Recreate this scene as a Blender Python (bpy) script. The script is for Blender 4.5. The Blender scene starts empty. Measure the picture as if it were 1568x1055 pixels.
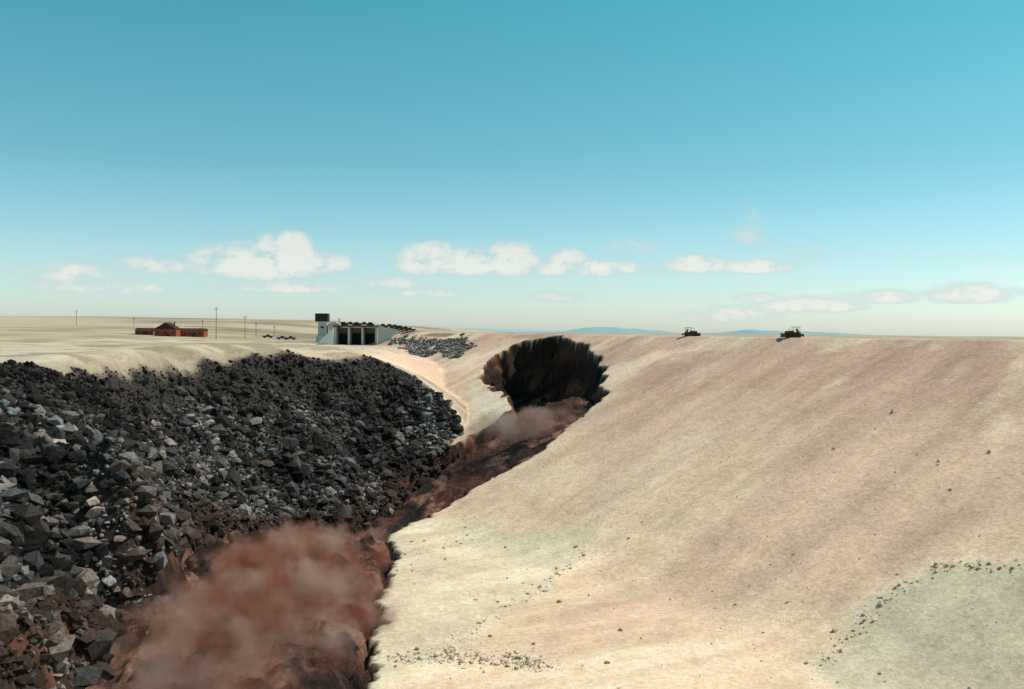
import bpy, bmesh, math, numpy as np
from mathutils import Vector, Matrix
scene=bpy.context.scene
rng=np.random.default_rng(7)

# ---------------------------------------------------------------- noise
def _h(ix,iy,s):
    n=(ix.astype(np.int64)*374761393+iy.astype(np.int64)*668265263+s*1442695041)&0xffffffff
    n=((n^(n>>13))*1274126177)&0xffffffff
    n=(n^(n>>16))&0xffff
    return n/65535.0
def vn(x,y,s=0):
    ix=np.floor(x);iy=np.floor(y);fx=x-ix;fy=y-iy
    fx=fx*fx*(3-2*fx);fy=fy*fy*(3-2*fy)
    a=_h(ix,iy,s);b=_h(ix+1,iy,s);c=_h(ix,iy+1,s);d=_h(ix+1,iy+1,s)
    return (a*(1-fx)+b*fx)*(1-fy)+(c*(1-fx)+d*fx)*fy
def fbm(x,y,o=4,s=0):
    r=0;a=.5;t=0
    for i in range(o):
        r=r+a*vn(x,y,s+i*17);t+=a;a*=.5;x=x*2.03+11.3;y=y*2.03+5.7
    return r/t
def sst(a,b,x):
    t=np.clip((x-a)/(b-a),0,1);return t*t*(3-2*t)
def smax(a,b,k):
    h=np.clip(.5+.5*(a-b)/k,0,1);return b*(1-h)+a*h+k*h*(1-h)
def sdpoly(X,Y,P):
    """signed distance, positive inside"""
    P=np.array(P,float);d=np.full(X.shape,1e18);ins=np.zeros(X.shape,bool)
    for i in range(len(P)):
        a=P[i];b=P[(i+1)%len(P)];e=b-a
        wx=X-a[0];wy=Y-a[1]
        t=np.clip((wx*e[0]+wy*e[1])/(e@e),0,1)
        d=np.minimum(d,(wx-e[0]*t)**2+(wy-e[1]*t)**2)
        c=((a[1]<=Y)&(b[1]>Y))|((b[1]<=Y)&(a[1]>Y))
        if e[1]!=0:
            ins^=c&(X<a[0]+(Y-a[1])/e[1]*e[0])
    return np.where(ins,1,-1)*np.sqrt(d)

# ---------------------------------------------------------------- layout (metres)
HOLE=[(-14,420.8),(-12.5,442),(-7,456),(5,465),(20,454),(30.5,428),(36,399),(36,373),(34,342.5),(27.3,333),(20.6,329),(10,320),(3.8,346),(2.2,362),(-3.7,388)]
GUL=[(30,345),(27,333),(20,322),(12,307),(-1,298),(-19,287),(-29,267),(-32,254),(-28,229),(-28,213),(-26,188),(-23,158),(-21,144),(-18,95),
     (-64,95),(-64,143),(-67,157),(-68,178),(-79,212),(-76,223),(-78,250),(-66,268),(-51,280),(-40,316),(-24,338),(-12,347),(2,362),(12,380),(28,380)]
CP=[(-60,120,-42),(-75,150,-31),(-74,175,-21.5),(-107,215,-9.4),(-107,245,-8.5),(-105.5,262,-8.2),(-103,280,-7.9),(-100,300,-7.7),(-76,330,-8.6),(-55.6,360,-10.9),(-41,365,-17.2),(-26,360,-28),(-20,350,-38),
(-89.5,268,-36.3),(-80,240,-49),(-96,288,-19),(-88,235,-40),(-67.8,295,-39.7),(-62,272,-55),(-73.6,320,-21),(-40,315,-53),(-43.8,345,-34),(-68.6,157,-55),(-73.5,168,-46),(-67,135,-37),(-85,195,-33.4),(-92.7,212,-26),(-101.5,232,-15.6),
(-100,100,-30),(-120,150,-20),(-150,200,-9),(-150,100,-20),(-50,90,-46),(-60,60,-42),(-200,300,-8.5),(-100,400,-9),(-60,450,-10),(-150,600,-9),(-130,330,-8),(-88,318,-7.8),(-230,120,-12),(-230,450,-9),
(-120,260,-9),(-118,290,-8.4),(-150,260,-9.2),(-125,225,-9.6),(-100,350,-8.3),
(-60,520,-12),(-30,420,-26),(-10,352,-45),(20,200,-85),(0,350,-65),(-10,150,-80),(0,80,-70),(60,300,-75),(60,450,-50),(0,480,-30),(-40,500,-18),(-50,200,-62),(-45,250,-62),(-60,90,-45),(-45,140,-60),(-80,540,-11),(-110,520,-9),(-25,300,-60)]
cp=np.array(CP,float)
def kern(r): return r**1.3
def solve():
    n=len(cp);xy=cp[:,:2]
    R=np.sqrt(((xy[:,None]-xy[None])**2).sum(-1));K=kern(R)
    Pm=np.c_[np.ones(n),xy]
    A=np.zeros((n+3,n+3));A[:n,:n]=K;A[:n,n:]=Pm;A[n:,:n]=Pm.T
    return np.linalg.solve(A,np.r_[cp[:,2],0,0,0])
W=solve()
def rbf(X,Y):
    r=W[-3]+W[-2]*X+W[-1]*Y
    for i in range(len(cp)):
        r=r+W[i]*kern(np.sqrt((X-cp[i,0])**2+(Y-cp[i,1])**2))
    return r
def faceD(X,Y): return -.832*X-.555*Y+271.0
def gdist(X,Y):
    j=(fbm(X*.35,Y*.35,3,5)-.5)*7+(fbm(X*.10,Y*.10,2,9)-.5)*7
    jh=(fbm(X*.20,Y*.16,3,6)-.5)*7
    m=(X>-130)&(X<60)&(Y>80)&(Y<480)
    dh=np.full(X.shape,-99.);dg=np.full(X.shape,-99.)
    dh[m]=sdpoly(X[m],Y[m],HOLE)+jh[m]
    dg[m]=sdpoly(X[m],Y[m],GUL)+j[m]*.7
    return dh,dg
def plain(X,Y):
    return -9+np.clip(Y-400,0,1300)*.022*sst(-40,-420,X)+(fbm(X*.004,Y*.004,3,3)-.5)*6*sst(600,1500,Y)
def leftS(X,Y):
    Xc=np.clip(X,-260,120);Yc=np.clip(Y,50,620)
    r=rbf(Xc,Yc)
    w=np.maximum(sst(430,600,Y),sst(-180,-255,X)*sst(150,300,Y))
    w=np.where(X>60,0,w)
    r=r*(1-w)+plain(X,Y)*w
    return r
def terr(X,Y,full=False):
    D=faceD(X,Y)
    zf=-1.2-.4*np.clip(D,0,None)
    zf=np.where(D<-9,np.maximum(-1.2+.45*(D+9),-9),zf)
    zf=zf+3.6*np.exp(-((X+82)**2+(Y-608)**2)/34**2)*sst(22,3,D)
    zf=smax(zf,np.full_like(zf,-55.),3.5)
    tl=sst(-108,-150,X)*(D<60)
    zf=zf*(1-tl)+(-20)*tl
    L=leftS(X,Y)
    L=L+(fbm(X*.06,Y*.06,4,31)-.5)*1.6*sst(5,40,D)
    hump=L>zf
    z=smax(zf,L,1.2)
    zp=plain(X,Y)
    z=np.where(D<-25,zp,z)
    z=np.where((X<-108)&(D<12),zp,z)
    dh,dg=gdist(X,Y)
    c=np.maximum(np.clip(dh*3.4,0,25+4*(fbm(X*.12,Y*.12,3,77)-.5)),np.clip(dg*2.2,0,9+5*(fbm(X*.12,Y*.12,3,78)-.5)))
    ledge=sst(3,9,c)*(fbm(X*.16,Y*.16,4,51)-.5)*7
    z=z-c+ledge
    z=z+(fbm(X*.4,Y*.4,3,91)-.5)*.3*sst(-2,4,D)+(fbm(X*.05,Y*.05,3,92)-.5)*1.6*sst(70,120,D)
    z=np.maximum(z,-1.7-.75*np.abs(Y)-np.clip(np.abs(X)-14,0,None)*.3)
    if full: return z,D,hump,dh,dg,c
    return z

# ---------------------------------------------------------------- node helpers
def mat(name):
    m=bpy.data.materials.new(name);m.use_nodes=True
    nt=m.node_tree;b=nt.nodes['Principled BSDF'];b.inputs['Roughness'].default_value=.9
    b.inputs['Specular IOR Level'].default_value=.15
    return m,nt,b
def simple(name,c,rough=.8,var=.35,scale=3,bump=.0,metal=0):
    m,nt,b=mat(name);N=nt.nodes;L=nt.links
    tc=N.new('ShaderNodeTexCoord');n=N.new('ShaderNodeTexNoise');n.inputs['Scale'].default_value=scale;n.inputs['Detail'].default_value=6
    L.new(tc.outputs['Object'],n.inputs['Vector'])
    r=N.new('ShaderNodeMapRange');r.inputs['To Min'].default_value=1-var;r.inputs['To Max'].default_value=1+var
    L.new(n.outputs['Fac'],r.inputs['Value'])
    mx=N.new('ShaderNodeVectorMath');mx.operation='SCALE';mx.inputs[0].default_value=c
    L.new(r.outputs['Result'],mx.inputs['Scale']);L.new(mx.outputs[0],b.inputs['Base Color'])
    b.inputs['Roughness'].default_value=rough;b.inputs['Metallic'].default_value=metal
    return m
def mesh_obj(name,V,F,mats=(),smooth=False,col=None,fm=None):
    me=bpy.data.meshes.new(name);V=np.asarray(V,np.float32);F=np.asarray(F,np.int32);k=F.shape[1]
    me.vertices.add(len(V));me.vertices.foreach_set('co',V.ravel())
    me.loops.add(F.size);me.loops.foreach_set('vertex_index',F.ravel())
    me.polygons.add(len(F));me.polygons.foreach_set('loop_start',np.arange(0,F.size,k,dtype=np.int32))
    me.polygons.foreach_set('loop_total',np.full(len(F),k,np.int32))
    if col is not None:
        a=me.color_attributes.new('Col','FLOAT_COLOR','POINT');a.data.foreach_set('color',np.asarray(col,np.float32).ravel())
    me.update(calc_edges=True)
    me.polygons.foreach_set('use_smooth',np.full(len(F),smooth))
    for m in mats: me.materials.append(m)
    o=bpy.data.objects.new(name,me);scene.collection.objects.link(o);return o

# ---------------------------------------------------------------- terrain
def axis(lo,hi,st,outlo,outhi,mid):
    a=list(np.arange(lo,hi,st))
    s=st;x=lo;left=[]
    while x>outlo:
        s=min(s*1.13,900);x-=s;left.append(x)
    s=st;x=a[-1];right=[]
    while x<outhi:
        s=min(s*1.13,900);x+=s;right.append(x)
    return np.array(left[::-1]+a+right)
xs=axis(-140,155,.85,-14000,14000,0);ys=axis(95,560,.9,-300,26000,0)
X,Y=np.meshgrid(xs,ys)
Z,D,hump,dh,dg,c=terr(X,Y,True)
HUMP=[(-60,40),(-45,140),(-66,160),(-68,178),(-79,212),(-76,223),(-78,256),(-66,270),(-51,280),(-40,316),(-24,338),(-19,349),(-24,362),(-38,370),(-54,367),(-74,338),(-86,318),(-97,300),(-101,280),(-103,262),(-105,245),(-108,218),(-130,205),(-170,190),(-170,40)]
hd=np.full(X.shape,-50.);m=(X>-240)&(X<20)&(Y>20)&(Y<420);hd[m]=sdpoly(X[m],Y[m],HUMP)
nz=fbm(X*.15,Y*.15,4,12);n2=fbm(X*.03,Y*.03,4,13);n3=fbm(X*.5,Y*.5,3,14)
def C(*a): return np.array(a)
def mixc(c0,c1,w): return c0*(1-w[...,None])+c1*w[...,None]
col=np.zeros(X.shape+(3,))
col[:]=C(.45,.35,.245)                 # plains
isf=np.where((D>-12)&(X>-112)&(Y<660),1.,0.)
facec=mixc(np.broadcast_to(C(.57,.355,.265),col.shape),C(.77,.55,.38),sst(10,125,D+ (n2-.5)*80))
facec=mixc(facec,C(.62,.40,.30),sst(.50,.64,fbm((.555*X-.832*Y)*.035,D*.02,4,113))*.55)
facec=mixc(facec,C(.82,.63,.45),sst(.54,.68,fbm((.555*X-.832*Y)*.05,D*.03,4,114))*.6)
GREY=[(-36,285),(-8,262),(19,235),(6,203),(-8,166),(-20,140),(-40,140),(-40,250)]
facec=mixc(facec,C(.60,.51,.37),sst(-3,3,sdpoly(X,Y,GREY)+(nz-.5)*12)*.75)
facec=mixc(facec,C(.80,.64,.46),sst(.52,.62,fbm(X*.08,Y*.08,4,115))*sst(-4,0,sdpoly(X,Y,GREY))*.5)
PLAT=[(52,158),(65,170),(81,178),(89,172),(140,160),(140,90),(45,90)]
pd=sdpoly(X,Y,PLAT)
facec=mixc(facec,C(.53,.46,.345),sst(-2,2,pd+(nz-.5)*6)*.7)
facec=mixc(facec,C(.80,.62,.45),np.clip(1-np.abs(pd+2)/2.5,0,1)*.5)
PALE=[(-18,415),(-14,405),(-6,388),(1,365),(1,343),(-10,352),(-15,372)]
facec=mixc(facec,C(.70,.57,.43),sst(-3,2,sdpoly(X,Y,PALE)+(nz-.5)*6))
col=mixc(col,facec,isf)
humpf=np.where(hump&(Y<560)&(D>10),1.,0.)
col=mixc(col,C(.50,.395,.285),humpf*sst(-55,-75,X))
strip=mixc(np.broadcast_to(C(.34,.245,.175),col.shape),C(.46,.355,.26),sst(.4,.65,nz))
col=mixc(col,strip,humpf*sst(-34,-26,hd+(nz-.5)*8)*sst(-95,-60,X))
lines=.5+.5*np.sin(hd*1.3+nz*4)
col=mixc(col,C(.17,.12,.09),humpf*sst(.72,.95,lines)*sst(-26,-20,hd)*sst(-80,-60,X)*.65)
col=mixc(col,C(.55,.445,.335),np.clip(1-np.abs(hd+6+(n2-.5)*8)/3.,0,1)*sst(260,340,Y)*(hd<0)*.9)
col=mixc(col,C(.20,.15,.11),sst(-9,-1,hd+(nz-.5)*10)*(Y<330)*.6)
col=mixc(col,C(.035,.028,.026),sst(-1.5,1.5,hd+(nz-.5)*7))
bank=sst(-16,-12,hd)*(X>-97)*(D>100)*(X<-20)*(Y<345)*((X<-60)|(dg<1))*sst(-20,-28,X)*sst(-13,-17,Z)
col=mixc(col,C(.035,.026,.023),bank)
sc=fbm(X*.006,Y*.03,4,41);col=mixc(col,C(.23,.17,.12),sst(.46,.60,sc)*sst(430,520,Y)*(D<5)*.85)
col=mixc(col,C(.56,.47,.36),sst(.45,.62,fbm(X*.02,Y*.05,3,42))*(Y<620)*(D>-25)*(1-isf)*(hd<-1)*(X<-60)*.6)
col=mixc(col,C(.25,.18,.125),sst(.48,.62,fbm(X*.03,Y*.08,4,43))*(Y<900)*(Y>240)*(hd<-3)*(X<-80)*.7)
dd=np.maximum(dh,dg)
g1=fbm(X*.08+Z*.10,Y*.05+Z*.17,5,61);g2=fbm(X*.2-Z*.2,Y*.12+Z*.3,4,62)
gc=mixc(np.broadcast_to(C(.045,.020,.015),col.shape),C(.18,.076,.045),sst(.48,.64,g1))
gc=mixc(gc,C(.012,.007,.006),sst(.50,.60,g2)*.8)
topshade=sst(-24,-14,Z+(g1-.5)*16)*sst(-10,2,X)  # shade on the hole's upper right walls, painted into the earth colour
gc=mixc(gc,C(.016,.008,.006),topshade*.7)
gc=mixc(gc,C(.42,.17,.08),sst(10,3,np.hypot(X+8,(Y-418)*.5))*(dh>-1)*sst(.3,.45,g1))
gc=mixc(gc,C(.030,.018,.015),sst(3,0,dg)*(X<-30)*(dh<0)*.8)
col=mixc(col,gc,sst(-.9,-.1,dd+(n3-.5)*.5))
col=np.clip(col*(.93+.14*n3[...,None]),0,1)
alpha=isf*(dd<-1)*(hd<-2)*(1-humpf)
RG=np.concatenate([col,alpha[...,None]],-1).reshape(-1,4)
# break the walls of the breach sideways so they read as collapsing earth
ww=sst(1.5,5,dd)*(Y>200)
XX=X+ww*(fbm(Y*.14+Z*.1,Z*.2,3,301)-.5)*9
YY=Y+ww*(fbm(X*.14-Z*.1,Z*.2,3,302)-.5)*9
ny,nx=X.shape
idx=np.arange(nx*ny).reshape(ny,nx)
F=np.stack([idx[:-1,:-1],idx[:-1,1:],idx[1:,1:],idx[1:,:-1]],-1).reshape(-1,4)
m,nt,b=mat('earth');N=nt.nodes;L=nt.links
at=N.new('ShaderNodeAttribute');at.attribute_name='Col'
geo=N.new('ShaderNodeNewGeometry')
def dot(v,s):
    a=N.new('ShaderNodeVectorMath');a.operation='DOT_PRODUCT';a.inputs[1].default_value=[q*s for q in v];L.new(geo.outputs['Position'],a.inputs[0]);return a.outputs['Value']
cb=N.new('ShaderNodeCombineXYZ');L.new(dot((.555,-.832,0),.08),cb.inputs[0]);L.new(dot((-.832,-.555,0),.014),cb.inputs[1])
ns=N.new('ShaderNodeTexNoise');ns.inputs['Scale'].default_value=1;ns.inputs['Detail'].default_value=7;ns.inputs['Roughness'].default_value=.66;ns.inputs['Distortion'].default_value=.3;L.new(cb.outputs[0],ns.inputs['Vector'])
mr=N.new('ShaderNodeMapRange');mr.inputs['From Min'].default_value=.3;mr.inputs['From Max'].default_value=.7;mr.inputs['To Min'].default_value=.76;mr.inputs['To Max'].default_value=1.18;L.new(ns.outputs['Fac'],mr.inputs['Value'])
ma=N.new('ShaderNodeMix');ma.inputs[2].default_value=1;L.new(at.outputs['Alpha'],ma.inputs[0]);L.new(mr.outputs[0],ma.inputs[3])
nf=N.new('ShaderNodeTexNoise');nf.inputs['Scale'].default_value=.9;nf.inputs['Detail'].default_value=6;nf.inputs['Roughness'].default_value=.78;L.new(geo.outputs['Position'],nf.inputs['Vector'])
mr2=N.new('ShaderNodeMapRange');mr2.inputs['From Min'].default_value=.3;mr2.inputs['From Max'].default_value=.7;mr2.inputs['To Min'].default_value=.72;mr2.inputs['To Max'].default_value=1.26;L.new(nf.outputs['Fac'],mr2.inputs['Value'])
mm=N.new('ShaderNodeMath');mm.operation='MULTIPLY';L.new(ma.outputs[0],mm.inputs[0]);L.new(mr2.outputs[0],mm.inputs[1])
vs=N.new('ShaderNodeVectorMath');vs.operation='SCALE';L.new(at.outputs['Color'],vs.inputs[0]);L.new(mm.outputs[0],vs.inputs['Scale']);L.new(vs.outputs[0],b.inputs['Base Color'])
bp=N.new('ShaderNodeBump');bp.inputs['Strength'].default_value=.6;bp.inputs['Distance'].default_value=.6;L.new(nf.outputs['Fac'],bp.inputs['Height']);L.new(bp.outputs[0],b.inputs['Normal'])
mesh_obj('ground',np.stack([XX,YY,Z],-1).reshape(-1,3),F,[m],True,RG)

# ---------------------------------------------------------------- rocks
phi=(1+5**.5)/2
IV=np.array([(-1,phi,0),(1,phi,0),(-1,-phi,0),(1,-phi,0),(0,-1,phi),(0,1,phi),(0,-1,-phi),(0,1,-phi),(phi,0,-1),(phi,0,1),(-phi,0,-1),(-phi,0,1)])/1.9
IF=np.array([(0,11,5),(0,5,1),(0,1,7),(0,7,10),(0,10,11),(1,5,9),(5,11,4),(11,10,2),(10,7,6),(7,1,8),(3,9,4),(3,4,2),(3,2,6),(3,6,8),(3,8,9),(4,9,5),(2,4,11),(6,2,10),(8,6,7),(9,8,1)])
def rock_mat():
    m,nt,b=mat('rock');N=nt.nodes;L=nt.links
    at=N.new('ShaderNodeAttribute');at.attribute_name='Col';geo=N.new('ShaderNodeNewGeometry')
    nf=N.new('ShaderNodeTexNoise');nf.inputs['Scale'].default_value=1.6;nf.inputs['Detail'].default_value=5;nf.inputs['Roughness'].default_value=.7;L.new(geo.outputs['Position'],nf.inputs['Vector'])
    r=N.new('ShaderNodeMapRange');r.inputs['From Min'].default_value=.3;r.inputs['From Max'].default_value=.7;r.inputs['To Min'].default_value=.4;r.inputs['To Max'].default_value=1.4;L.new(nf.outputs['Fac'],r.inputs['Value'])
    vs=N.new('ShaderNodeVectorMath');vs.operation='SCALE';L.new(at.outputs['Color'],vs.inputs[0]);L.new(r.outputs[0],vs.inputs['Scale']);L.new(vs.outputs[0],b.inputs['Base Color'])
    bp=N.new('ShaderNodeBump');bp.inputs['Strength'].default_value=.7;bp.inputs['Distance'].default_value=.5;L.new(nf.outputs['Fac'],bp.inputs['Height']);L.new(bp.outputs[0],b.inputs['Normal'])
    return m
RM=rock_mat()
def scatter(name,P,R,colr,flat=.7,sink=.25):
    n=len(P)
    z=terr(P[:,0],P[:,1])
    V=IV[None]*(1+rng.uniform(-.4,.38,(n,12,1)))*R[:,None,None]*rng.uniform(.6,1.3,(n,1,3))*np.array([1,1,flat])
    a=rng.uniform(0,6.28,n);ca,sa=np.cos(a)[:,None],np.sin(a)[:,None]
    t=rng.uniform(-.6,.6,n);ct,st=np.cos(t)[:,None],np.sin(t)[:,None]
    y,zz=V[...,1]*ct-V[...,2]*st,V[...,1]*st+V[...,2]*ct
    x=V[...,0]
    V=np.stack([x*ca-y*sa,x*sa+y*ca,zz],-1)
    V+=np.stack([P[:,0],P[:,1],z+R*sink],-1)[:,None]
    F=(IF[None]+(np.arange(n)*12)[:,None,None]).reshape(-1,3)
    cc=np.repeat(np.c_[colr,np.ones(n)],12,0)
    return mesh_obj(name,V.reshape(-1,3),F,[RM],False,cc)
n=190000
P=np.c_[rng.uniform(-150,-15,n),rng.uniform(80,372,n)]
h=sdpoly(P[:,0],P[:,1],HUMP)+(fbm(P[:,0]*.15,P[:,1]*.15,4,12)-.5)*7
pdg=gdist(P[:,0],P[:,1])[1];zz=terr(P[:,0],P[:,1])
k=(h>-.5)|((h>-14)&(P[:,0]>-97)&(P[:,0]<-22)&(pdg<3)&(pdg>-16)&(P[:,1]<345)&(faceD(P[:,0],P[:,1])>100)&(zz<-15))
k&=P[:,0]>-.62*P[:,1]-6
k&=rng.uniform(0,1,n)<np.where(P[:,1]<240,1,.7)
P=P[k];h=h[k];zz=zz[k];n=len(P)
R=.30+rng.pareto(2.3,n)*np.where(P[:,1]<210,.42,.33);R=np.clip(R,.22,2.4)
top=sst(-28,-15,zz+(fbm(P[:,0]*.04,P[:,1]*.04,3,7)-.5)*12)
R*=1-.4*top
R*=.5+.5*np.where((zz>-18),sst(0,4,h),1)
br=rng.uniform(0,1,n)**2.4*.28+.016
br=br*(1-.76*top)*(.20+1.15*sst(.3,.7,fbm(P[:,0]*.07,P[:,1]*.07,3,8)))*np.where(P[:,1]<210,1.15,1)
tint=np.where((rng.uniform(0,1,n)<.55)[:,None],np.array([1.15,.93,.82]),np.array([1.0,.99,1.02]))
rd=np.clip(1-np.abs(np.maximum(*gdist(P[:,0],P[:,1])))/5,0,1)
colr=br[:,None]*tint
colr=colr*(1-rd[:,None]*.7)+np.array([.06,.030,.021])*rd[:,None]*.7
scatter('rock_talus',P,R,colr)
# caved-in earth blocks inside the breach
n=15000;P=np.c_[rng.uniform(-70,40,n),rng.uniform(225,466,n)]
a,b2=gdist(P[:,0],P[:,1]);d2=np.maximum(a,b2);k=(d2>2)&((d2<9)|(rng.uniform(0,1,n)<.25))&~((a>0)&(rng.uniform(0,1,n)<.85));P=P[k];n=len(P);a=a[k]
R=np.clip(.4+rng.pareto(2.6,n)*.4,.35,2.2)
g=(rng.uniform(0,1,n)**3)[:,None]
base=np.array([.024,.012,.009])*(1-g)+np.array([.14,.060,.036])*g
org=(sst(10,2,np.hypot(P[:,0]+8,(P[:,1]-418)*.5))*(rng.uniform(0,1,n)<.7))[:,None]
base=base*(1-org)+np.array([.38,.15,.07])*org
scatter('caved_earth',P,R,base,.9,-.1)
RP=[(-74,579),(-24,516),(-22,465),(-62,520)]
n=5200;P=np.c_[rng.uniform(-80,-15,n),rng.uniform(455,585,n)]
k=sdpoly(P[:,0],P[:,1],RP)+(fbm(P[:,0]*.08,P[:,1]*.08,4,21)-.5)*26>1;P=P[k];n=len(P)
g=rng.uniform(.05,.26,n)[:,None]*np.array([1,.90,.86]);scatter('riprap_pile',P,rng.uniform(.3,1.1,n),g)
def along(pts,n,w):
    pts=np.array(pts,float);i=rng.integers(0,len(pts)-1,n);t=rng.uniform(0,1,n)[:,None]
    return pts[i]*(1-t)+pts[i+1]*t+rng.normal(0,w,(n,2))
A=np.r_[along([(51,156),(65,170),(81,178),(89,172),(120,163)],260,1.1),along([(-19,158),(-10,160),(0,159),(5,156)],520,2.2),along([(-10,165),(5,200),(19,233)],160,1.3),
        along([(-26,210),(-18,245),(-8,270)],120,4),np.c_[rng.uniform(-15,110,300),rng.uniform(140,260,300)]]
A=A[(gdist(A[:,0],A[:,1])[1]<-1)&(faceD(A[:,0],A[:,1])>30)];n=len(A)
R=.12+rng.pareto(3,n)*.16;R=np.clip(R,.1,.55)
scatter('loose_stones',A,R,rng.uniform(.3,.85,n)[:,None]*np.array([1,.82,.63]))

# ---------------------------------------------------------------- muddy torrent
x=np.arange(-86,40,.5);y=np.arange(98,392,.5);TX,TY=np.meshgrid(x,y)
_,dgt=gdist(TX,TY)
wx=TX+8*fbm(TX*.08,TY*.08,3,201);wy=TY+8*fbm(TX*.08,TY*.08,3,202)
bil=1-np.abs(2*fbm(wx*.08,wy*.08,5,101)-1)*1.6
zb=np.maximum(-1.2-.4*np.clip(faceD(TX,TY),0,None),-55)
lower=sst(280,240,TY)
TZ=zb-7.0+7*np.clip(np.where(lower>.5,dgt/3.5,dgt/7-.25),-1,.6+.3*lower)*(.35+.65*lower)+4*bil*sst(0,6,dgt)*(.4+.6*lower)+(fbm(TX*.5,TY*.5,4,102)-.5)*3*sst(0,5,dgt)*(.6+.4*lower)
TZ=TZ-sst(235,275,TY)*sst(300,275,TY)*2-sst(365,392,TY)*14-sst(0,-2,dgt)*6
w=sst(.48,.64,fbm(wx*.09,wy*.09,5,103))
tc=mixc(np.broadcast_to(C(.095,.034,.022),TX.shape+(3,)),C(.30,.145,.10),w)
tc=mixc(tc,C(.026,.012,.009),sst(.50,.60,fbm(wx*.16,wy*.16,5,105)))
m,nt,b=mat('muddy_water');N=nt.nodes;L=nt.links
at=N.new('ShaderNodeAttribute');at.attribute_name='Col';geo=N.new('ShaderNodeNewGeometry')
nf=N.new('ShaderNodeTexNoise');nf.inputs['Scale'].default_value=.7;nf.inputs['Detail'].default_value=8;nf.inputs['Roughness'].default_value=.7;nf.inputs['Distortion'].default_value=1;L.new(geo.outputs['Position'],nf.inputs['Vector'])
r=N.new('ShaderNodeMapRange');r.inputs['From Min'].default_value=.3;r.inputs['From Max'].default_value=.7;r.inputs['To Min'].default_value=.35;r.inputs['To Max'].default_value=1.6;L.new(nf.outputs['Fac'],r.inputs['Value'])
vs=N.new('ShaderNodeVectorMath');vs.operation='SCALE';L.new(at.outputs['Color'],vs.inputs[0]);L.new(r.outputs[0],vs.inputs['Scale']);L.new(vs.outputs[0],b.inputs['Base Color'])
bp=N.new('ShaderNodeBump');bp.inputs['Distance'].default_value=1.5;L.new(nf.outputs['Fac'],bp.inputs['Height']);L.new(bp.outputs[0],b.inputs['Normal'])
b.inputs['Roughness'].default_value=.65;b.inputs['Specular IOR Level'].default_value=.2
ny,nx=TX.shape;idx=np.arange(nx*ny).reshape(ny,nx)
F=np.stack([idx[:-1,:-1],idx[:-1,1:],idx[1:,1:],idx[1:,:-1]],-1).reshape(-1,4)
keep=(dgt.ravel()[F]>-2.5).any(1);F=F[keep]
mesh_obj('muddy_torrent',np.stack([TX,TY,TZ],-1).reshape(-1,3),F,[m],True,np.concatenate([tc,np.ones(TX.shape+(1,))],-1).reshape(-1,4))

def spray(name,loc,rad,rotz,dens,c1,c2,nscale=.06,lo=.45,hi=.62):
    bpy.ops.mesh.primitive_ico_sphere_add(subdivisions=3,radius=1);o=bpy.context.object;o.name=name
    o.location=loc;o.scale=rad;o.rotation_euler=(0,0,rotz)
    m=bpy.data.materials.new(name+'_vol');m.use_nodes=True;nt=m.node_tree;N=nt.nodes;L=nt.links
    N.remove(N['Principled BSDF']);pv=N.new('ShaderNodeVolumePrincipled');pv.inputs['Anisotropy'].default_value=0
    L.new(pv.outputs[0],N['Material Output'].inputs['Volume'])
    tc=N.new('ShaderNodeTexCoord');ge=N.new('ShaderNodeNewGeometry')
    ln=N.new('ShaderNodeVectorMath');ln.operation='LENGTH';L.new(tc.outputs['Object'],ln.inputs[0])
    f=N.new('ShaderNodeMapRange');f.interpolation_type='SMOOTHSTEP';f.inputs['From Min'].default_value=1;f.inputs['From Max'].default_value=.35;f.inputs['To Min'].default_value=-.30;f.inputs['To Max'].default_value=.06;L.new(ln.outputs['Value'],f.inputs['Value'])
    ns=N.new('ShaderNodeTexNoise');ns.inputs['Scale'].default_value=nscale;ns.inputs['Detail'].default_value=4;ns.inputs['Roughness'].default_value=.65;L.new(ge.outputs['Position'],ns.inputs['Vector'])
    ad=N.new('ShaderNodeMath');L.new(ns.outputs['Fac'],ad.inputs[0]);L.new(f.outputs[0],ad.inputs[1])
    q=N.new('ShaderNodeMapRange');q.inputs['From Min'].default_value=lo;q.inputs['From Max'].default_value=hi;q.inputs['To Max'].default_value=dens;L.new(ad.outputs[0],q.inputs['Value'])
    L.new(q.outputs[0],pv.inputs['Density'])
    sp=N.new('ShaderNodeSeparateColor');L.new(ns.outputs['Color'],sp.inputs[0])
    q2=N.new('ShaderNodeMapRange');q2.inputs['From Min'].default_value=.42;q2.inputs['From Max'].default_value=.58;L.new(sp.outputs[1],q2.inputs['Value'])
    cm=N.new('ShaderNodeMix');cm.data_type='RGBA';cm.inputs[6].default_value=(*c1,1);cm.inputs[7].default_value=(*c2,1);L.new(q2.outputs[0],cm.inputs[0]);L.new(cm.outputs[2],pv.inputs['Color'])
    o.data.materials.append(m);return o
spray('water_spray',(-46,182,-53),(33,100,14),0.03,.32,(.46,.145,.085),(.76,.46,.37),.10,.45,.61)
spray('mist_cloud',(8,336,-32.5),(17,58,10),-.75,.16,(.42,.22,.16),(.75,.52,.44),.08,.45,.64)

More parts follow.
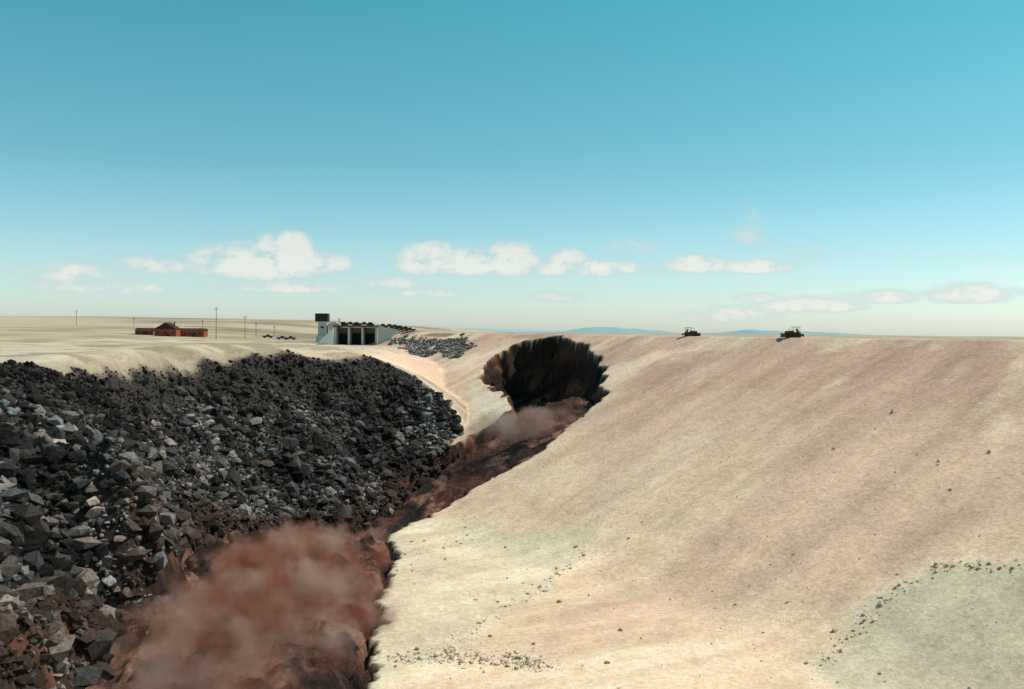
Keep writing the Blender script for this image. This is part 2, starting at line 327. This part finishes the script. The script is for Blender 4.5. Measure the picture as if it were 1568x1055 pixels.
# ---------------------------------------------------------------- built objects
MT={}
def M(n,c,**k):
    if n not in MT: MT[n]=simple(n,c,**k)
    return MT[n]
def part(name,mt,boxes=(),cyls=(),polys=(),bev=.04):
    bm=bmesh.new()
    for (cx,cy,cz,sx,sy,sz) in boxes:
        g=bmesh.ops.create_cube(bm,size=1,matrix=Matrix.Translation((cx,cy,cz))@Matrix.Diagonal((sx,sy,sz,1)))
    for (p0,p1,r0,r1) in cyls:
        p0=Vector(p0);p1=Vector(p1);d=p1-p0
        bmesh.ops.create_cone(bm,cap_ends=True,segments=12,radius1=r0,radius2=r1,depth=d.length,matrix=Matrix.Translation((p0+p1)/2)@d.to_track_quat('Z','Y').to_matrix().to_4x4())
    for pts,ax,lo,hi in polys:
        a=[bm.verts.new((p[0],lo,p[1]) if ax=='y' else (lo,p[0],p[1])) for p in pts]
        c2=[bm.verts.new((p[0],hi,p[1]) if ax=='y' else (hi,p[0],p[1])) for p in pts]
        bm.faces.new(a);bm.faces.new(c2[::-1])
        for i in range(len(pts)): bm.faces.new([a[i],c2[i],c2[(i+1)%len(pts)],a[(i+1)%len(pts)]])
    bmesh.ops.recalc_face_normals(bm,faces=bm.faces)
    if bev: bmesh.ops.bevel(bm,geom=[e for e in bm.edges if e.calc_length()>bev*6],offset=bev,segments=1,affect='EDGES')
    me=bpy.data.meshes.new(name);bm.to_mesh(me);bm.free();me.materials.append(mt)
    o=bpy.data.objects.new(name,me);scene.collection.objects.link(o);return o
def group(name,loc,rz,parts,s=1):
    e=bpy.data.objects.new(name,None);scene.collection.objects.link(e);e.location=loc;e.rotation_euler=(0,0,rz);e.scale=(s,s,s)
    for p in parts: p.parent=e
    return e
def gz(x,y): return float(terr(np.array([float(x)]),np.array([float(y)]))[0])
conc=lambda:M('concrete',(.50,.48,.43),var=.2,scale=.6)
dark=lambda:M('dark_steel',(.03,.03,.03),var=.4)
brick=lambda:M('brick_red',(.26,.065,.035),var=.35,scale=1.5)
roofm=lambda:M('roof_dark',(.045,.025,.02),var=.3)
yel=lambda:M('machine_paint',(.12,.06,.02),var=.4)
glass=lambda:M('window_glass',(.02,.025,.03),rough=.2)
gx,gy,g0=-95.5,580,-10.2
piers=[(-12.6,6,6,1.2,14,12.2),(-4.4,6,6,1.1,14,12.2),(3.9,6,6,1.1,14,12.2),(12.4,6,6,1.2,14,12.2)]
pp=[part('piers',conc(),boxes=piers+[(0,13.6,6,26,.8,12)]),
 part('deck',M('deck_conc',(.10,.09,.08)),boxes=[(0,6.1,12.75,27.4,15.2,1.1)]),
 part('apron',conc(),boxes=[(0,-4,-.3,28,9,.8)]),
 part('radial_gates',M('gate_steel',(.02,.018,.018)),boxes=[(-8.5,8,4.2,7,.4,8),(-.25,8,4.2,7,.4,8),(8.2,8,4.2,7,.4,8)]),
 part('railing',dark(),boxes=[(0,-1.2,14.2,27,.12,.12)]+[(q,-1.2,13.8,.12,.12,1) for q in np.linspace(-13.3,13.3,14)]),
 part('gate_hoists',dark(),boxes=[(q,3,14.3,2.4,2.0,2.0) for q in (-8.5,-.25,8.2)]+[(q+1.8,3,13.9,1.0,1.2,1.1) for q in (-8.5,-.25,8.2)]),
 part('wing_wall',M('white_conc',(.72,.72,.68),var=.1),polys=[([(-13.5,-.5),(-27,-.5),(-24,1.2),(-13.5,11.6)],'y',-3,-1.8)]),
 part('wing_wall_right',conc(),polys=[([(13.3,-.5),(22,6),(26,11),(13.3,12)],'y',-1.9,-.8)])]
group('spillway_gate',(gx,gy,g0),0,pp)
z0=gz(-125,640)
pp=[part('tower',M('pale_panel',(.45,.46,.44),var=.15),boxes=[(0,0,4.5,6,6,9),(9,0,3,9,6,6)]),
 part('dark_cab',dark(),boxes=[(-.6,-.2,12.2,8.5,7,5.6)]),
 part('windows',glass(),boxes=[(7,-3.02,3.6,1.4,.1,1.4),(10,-3.02,3.6,1.4,.1,1.4),(0,-3.02,5.6,2,.1,1.4)]),
 part('sloping_roof',M('pale_roof',(.42,.43,.42)),polys=[([(3.3,6.02),(13.7,6.02),(12,7.2),(9,9.2),(6,9.0),(3.3,7.5)],'y',-3,3)])]
group('control_building',(-128,642,z0+4.5),0,pp+[part('plinth',conc(),boxes=[(5,0,-3,18,9,5.9)])])
def house(name,x,y,w,d,h,rh,rz=0,win=3,gable='x'):
    z0=gz(x,y)-.4
    ps=[part('walls',brick(),boxes=[(0,0,h/2,w,d,h)]),
        part('roof',roofm(),polys=[([(-w/2-.5,h+.02),(w/2+.5,h+.02),(0,h+rh)],'y',-d/2-.6,d/2+.6)] if gable=='y' else [([(-d/2-.5,h+.02),(d/2+.5,h+.02),(0,h+rh)],'x',-w/2-.6,w/2+.6)]),
        part('windows',glass(),boxes=[(q,-d/2-.03,h*.5,1.4,.1,1.5) for q in np.linspace(-w*.36,w*.36,win)]),
        part('door',dark(),boxes=[(w*.12,-d/2-.04,1.3,1.8,.1,2.4)]),
        part('chimney',brick(),boxes=[(w*.3,0,h+rh*.6,.9,.9,rh)])]
    return group(name,(x,y,z0),rz,ps)
house('brick_house',-247,680,15,12,5.5,4.8,.05,3,'y')
house('brick_barn',-233,690,20,9,4.8,1.6,.0,5,'x')
house('brick_shed',-270,700,14,8,4.0,1.6,-.1,3,'x')
def pole(x,y,h,lean=0):
    z0=gz(x,y)-.5
    group('utility_pole',(x,y,z0),.2,[part('pole',M('wood',(.10,.075,.055)),cyls=[((0,0,0),(lean,0,h),.22,.14)],bev=0),
      part('crossarm',M('wood',(.1,.075,.055)),boxes=[(lean*.95,0,h-.9,2.6,.18,.2),(lean*.9,0,h-2,2.2,.18,.2)],bev=0),
      part('insulators',M('insul',(.3,.33,.3)),cyls=[((lean*.95+q,0,h-.8),(lean*.95+q,0,h-.5),.08,.05) for q in (-1.2,-.6,.6,1.2)],bev=0)])
def at(px,d): return ((px-784)/1450*d,d)
for px,d,h in [(331,620,22),(375,700,17),(392,760,12),(519,600,17),(117,900,15),(310,900,10),(205,900,9),(420,850,9)]:
    x,y=at(px,d);pole(x,y,h)
def truck(x,y,rz,s=1,c=(.03,.03,.032),nm='pickup_truck',zz=None):
    cm=M('paint%d'%int(c[0]*1000),c,rough=.4)
    wh=[((q,-1.02,.42),(q,-.78,.42),.42,.42) for q in (-1.6,1.6)]+[((q,.78,.42),(q,1.02,.42),.42,.42) for q in (-1.6,1.6)]
    group(nm,(x,y,(gz(x,y)+.02) if zz is None else zz),rz,[part('body',cm,polys=[([(-2.6,.5),(2.6,.5),(2.6,1.0),(1.2,1.15),(.7,1.85),(-.6,1.85),(-.75,1.15),(-2.6,1.15)],'y',-.9,.9)]),
      part('windows',glass(),boxes=[(.05,-.905,1.5,1.0,.04,.4),(.05,.905,1.5,1.0,.04,.4)],bev=0),part('wheels',M('rubber',(.015,.015,.015)),cyls=wh,bev=0)],s)
for i,px in enumerate([583,595,604,613,621,629]):
    d=[604,598,596,592,588,584][i]
    x=(px-784)/1450*d;y=(271-1+.832*(-x))/.555
    truck(x,y,rng.uniform(-.4,.4)+(3.14 if i%2 else 0),1.3,[(.03,.03,.032),(.10,.05,.03),(.05,.06,.07)][i%3])
for q in (-5,3.5): truck(gx+q,gy+8,.05,1.2,(.04,.035,.03),zz=g0+13.31)
for px,d in [(432,700),(445,705),(410,720)]:
    x,y=at(px,d);truck(x,y,.1,1.5,(.05,.06,.07))
def dozer(x,y,rz,s,flip=1):
    prof=[(-2.1,.15),(-1.7,0),(1.6,0),(2.1,.2),(2.3,.65),(1.9,1.05),(-1.9,1.15),(-2.4,.75)]
    ps=[part('tracks',dark(),polys=[(prof,'y',-1.5,-.95),(prof,'y',.95,1.5)],bev=0),
     part('road_wheels',M('worn_steel',(.1,.09,.08)),cyls=[((q,-1.54,.5),(q,-1.50,.5),.3,.3) for q in (-1.6,-.8,0,.8,1.6)],bev=0),
     part('hood',yel(),polys=[([(-.2,.9),(2.3,.9),(2.4,1.9),(2.2,2.05),(-.2,2.2)],'y',-.65,.65)]),
     part('seat_deck',yel(),boxes=[(-1.2,0,1.35,2.2,1.7,.7),(-1.6,0,1.9,.5,1.0,.8)]),
     part('canopy',dark(),boxes=[(-1.0,0,3.35,2.3,1.9,.14)]+[(a,b2,2.5,.1,.1,1.6) for a in(-2.0,-.1) for b2 in(-.8,.8)],bev=0),
     part('blade',yel(),polys=[([(3.0,.1),(3.25,.1),(3.05,.7),(3.3,1.35),(3.1,1.35),(2.85,.7)],'y',-2,2)],bev=0),
     part('push_arms',dark(),boxes=[(1.6,-1.7,.6,2.9,.18,.25),(1.6,1.7,.6,2.9,.18,.25)],bev=0),
     part('exhaust',dark(),cyls=[((1.2,0,2.1),(1.2,0,3.0),.08,.08)],bev=0),
     part('ripper',dark(),polys=[([(-2.3,1.2),(-3.4,1.2),(-3.6,.3),(-3.4,.3),(-3.1,.95),(-2.3,.9)],'y',-.5,.5)],bev=0),
     part('operator',M('cloth',(.08,.09,.12)),boxes=[(-1.3,0,2.35,.4,.5,.7)],cyls=[((-1.3,0,2.7),(-1.3,0,3.0),.13,.12)],bev=.05)]
    group('bulldozer',(x,y,gz(x,y)),rz,ps,s)
dozer(72.5,384,.15,1.05)
dozer(101,341,math.pi+.1,1.15)

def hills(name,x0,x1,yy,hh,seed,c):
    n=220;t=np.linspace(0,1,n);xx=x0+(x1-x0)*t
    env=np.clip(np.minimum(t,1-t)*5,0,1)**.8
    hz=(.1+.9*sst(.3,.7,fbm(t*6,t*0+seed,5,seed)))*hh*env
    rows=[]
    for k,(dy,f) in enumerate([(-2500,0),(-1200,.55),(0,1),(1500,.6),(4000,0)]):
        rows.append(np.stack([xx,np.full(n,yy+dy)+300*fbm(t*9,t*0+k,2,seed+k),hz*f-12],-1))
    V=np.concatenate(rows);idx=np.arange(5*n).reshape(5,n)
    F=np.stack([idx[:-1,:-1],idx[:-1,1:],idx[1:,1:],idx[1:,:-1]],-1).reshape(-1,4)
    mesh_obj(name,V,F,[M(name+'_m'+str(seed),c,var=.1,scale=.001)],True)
hills('hills',-1000,8500,20000,130,5,(.24,.34,.36))  # distance haze is put into the blue-grey colour of both hill ranges
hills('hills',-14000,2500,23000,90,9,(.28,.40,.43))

# ---------------------------------------------------------------- world
sunaz,sunel=math.radians(78),math.radians(52)
w=bpy.data.worlds.new('World');scene.world=w;w.use_nodes=True;nt=w.node_tree;N=nt.nodes;L=nt.links
bg=N['Background'];bg.inputs['Strength'].default_value=.1
sky=N.new('ShaderNodeTexSky');sky.sky_type='NISHITA';sky.sun_disc=False;sky.sun_elevation=sunel;sky.sun_rotation=sunaz;sky.air_density=1.0;sky.dust_density=.6;sky.ozone_density=1.0
tc=N.new('ShaderNodeTexCoord');sp=N.new('ShaderNodeSeparateXYZ');L.new(tc.outputs['Generated'],sp.inputs[0])
rp=N.new('ShaderNodeValToRGB');L.new(sp.outputs[2],rp.inputs[0]);e=rp.color_ramp.elements
e[0].position=0;e[0].color=(.62,.72,.86,1);e[1].position=.34;e[1].color=(.21,.68,.54,1)
q=e.new(.17);q.color=(.33,.62,.56,1);q=e.new(.07);q.color=(.52,.66,.69,1)
sc2=N.new('ShaderNodeVectorMath');sc2.operation='SCALE';sc2.inputs['Scale'].default_value=2.0;L.new(rp.outputs[0],sc2.inputs[0])
tn=N.new('ShaderNodeVectorMath');tn.operation='MULTIPLY';L.new(sky.outputs[0],tn.inputs[0]);L.new(sc2.outputs[0],tn.inputs[1])
def vm(op,a,b=None,c=None):
    n=N.new('ShaderNodeVectorMath');n.operation=op
    for i,v in enumerate((a,b,c)):
        if v is None: continue
        if isinstance(v,tuple): n.inputs[i].default_value=v
        else: L.new(v,n.inputs[i])
    return n
def mth(op,a,b=None,c=None,clamp=False):
    n=N.new('ShaderNodeMath');n.operation=op;n.use_clamp=clamp
    for i,v in enumerate((a,b,c)):
        if v is None: continue
        if isinstance(v,(int,float)): n.inputs[i].default_value=v
        else: L.new(v,n.inputs[i])
    return n.outputs[0]
az=mth('ARCTAN2',sp.outputs[0],sp.outputs[1]);el=mth('ARCSINE',sp.outputs[2])
cn=N.new('ShaderNodeCombineXYZ');L.new(az,cn.inputs[0]);L.new(mth('MULTIPLY',el,1.5),cn.inputs[1])
n1=N.new('ShaderNodeTexNoise');n1.inputs['Scale'].default_value=38;n1.inputs['Detail'].default_value=7;n1.inputs['Roughness'].default_value=.62;L.new(cn.outputs[0],n1.inputs['Vector'])
n0=N.new('ShaderNodeTexNoise');n0.inputs['Scale'].default_value=14;n0.inputs['Detail'].default_value=3;L.new(cn.outputs[0],n0.inputs['Vector'])
CL=[(395,402,85,26,1.),(435,382,42,24,1.),(490,404,42,16,.8),(355,405,45,18,.9),(660,398,45,24,1),(712,402,55,20,1),(782,398,36,26,1),(868,396,26,14,.8),(885,412,66,12,.9),(945,410,36,10,.7),(1065,406,40,14,1),(1158,408,48,11,.9),(1020,412,40,7,.4),
(230,407,50,12,.6),(110,418,70,14,.55),(1145,352,30,30,.3),(600,434,44,9,.6),(450,440,120,10,.6),(655,448,60,7,.5),(850,455,40,9,.5),(960,380,40,12,.35),(1240,466,70,13,.7),(1110,482,70,12,.6),(1160,455,32,9,.6),(1350,455,60,10,.6),(1480,450,70,14,.7),(1230,380,80,30,.2),(160,440,110,10,.5)]
ae=N.new('ShaderNodeCombineXYZ');L.new(az,ae.inputs[0]);L.new(el,ae.inputs[1])
acc=None
for px,py,ww_,hh,s in CL:
    u=(px-784)/1450;v=(508+(px-784)*.009-py)/1450
    a0=math.atan(u);e0=math.atan(v*math.cos(a0));cw=ww_/1450*math.cos(a0)**2*1.5;ch=hh/1450*1.7
    q=vm('MULTIPLY_ADD',ae.outputs[0],(1/cw,1/ch,0),(-a0/cw,-e0/ch+.15,0)).outputs[0]
    q=vm('MAXIMUM',q,vm('MULTIPLY',q,(-1,-1.9,0)).outputs[0]).outputs[0]
    r2=vm('DOT_PRODUCT',q,q).outputs['Value']
    mv=mth('MULTIPLY_ADD',r2,-s,s)
    acc=mv if acc is None else mth('MAXIMUM',acc,mv)
acc=mth('MAXIMUM',acc,0)
nn=mth('ADD',mth('MULTIPLY',n1.outputs['Fac'],3.8),mth('MULTIPLY_ADD',n0.outputs['Fac'],.9,-2.35))
val=mth('MULTIPLY',acc,mth('ADD',nn,.9))
mr=N.new('ShaderNodeMapRange');mr.interpolation_type='SMOOTHSTEP';mr.inputs['From Min'].default_value=.03;mr.inputs['From Max'].default_value=.5;mr.inputs['To Max'].default_value=.82;L.new(val,mr.inputs['Value'])
cc=N.new('ShaderNodeMix');cc.data_type='RGBA';cc.inputs[6].default_value=(5.2,6.8,6.9,1);cc.inputs[7].default_value=(8.6,8.6,8.0,1)
mr3=N.new('ShaderNodeMapRange');mr3.inputs['From Min'].default_value=.15;mr3.inputs['From Max'].default_value=.7;L.new(val,mr3.inputs['Value']);L.new(mr3.outputs[0],cc.inputs[0])
mx=N.new('ShaderNodeMix');mx.data_type='RGBA';L.new(mr.outputs[0],mx.inputs[0]);L.new(tn.outputs[0],mx.inputs[6]);L.new(cc.outputs[2],mx.inputs[7]);L.new(mx.outputs[2],bg.inputs['Color'])

sd=bpy.data.lights.new('sun','SUN');sd.energy=4.9;sd.angle=math.radians(.5);sd.color=(1,.92,.80)
so=bpy.data.objects.new('sun',sd);scene.collection.objects.link(so)
S=Vector((math.sin(sunaz)*math.cos(sunel),math.cos(sunaz)*math.cos(sunel),math.sin(sunel)))
so.rotation_euler=S.to_track_quat('Z','Y').to_euler();so.location=(0,0,50)

# ---------------------------------------------------------------- camera
cd=bpy.data.cameras.new('camera');cd.lens=33.3;cd.sensor_width=36;cd.clip_end=60000;cd.clip_start=.5
co=bpy.data.objects.new('camera',cd);scene.collection.objects.link(co);scene.camera=co
p=math.radians(.77);f=Vector((0,math.cos(p),-math.sin(p)));r=Vector((1,0,.009)).normalized();u=r.cross(f).normalized();r=f.cross(u)
co.matrix_world=Matrix(((r.x,u.x,-f.x,0),(r.y,u.y,-f.y,0),(r.z,u.z,-f.z,0),(0,0,0,1)))
scene.view_settings.view_transform='Standard';scene.view_settings.look='None'
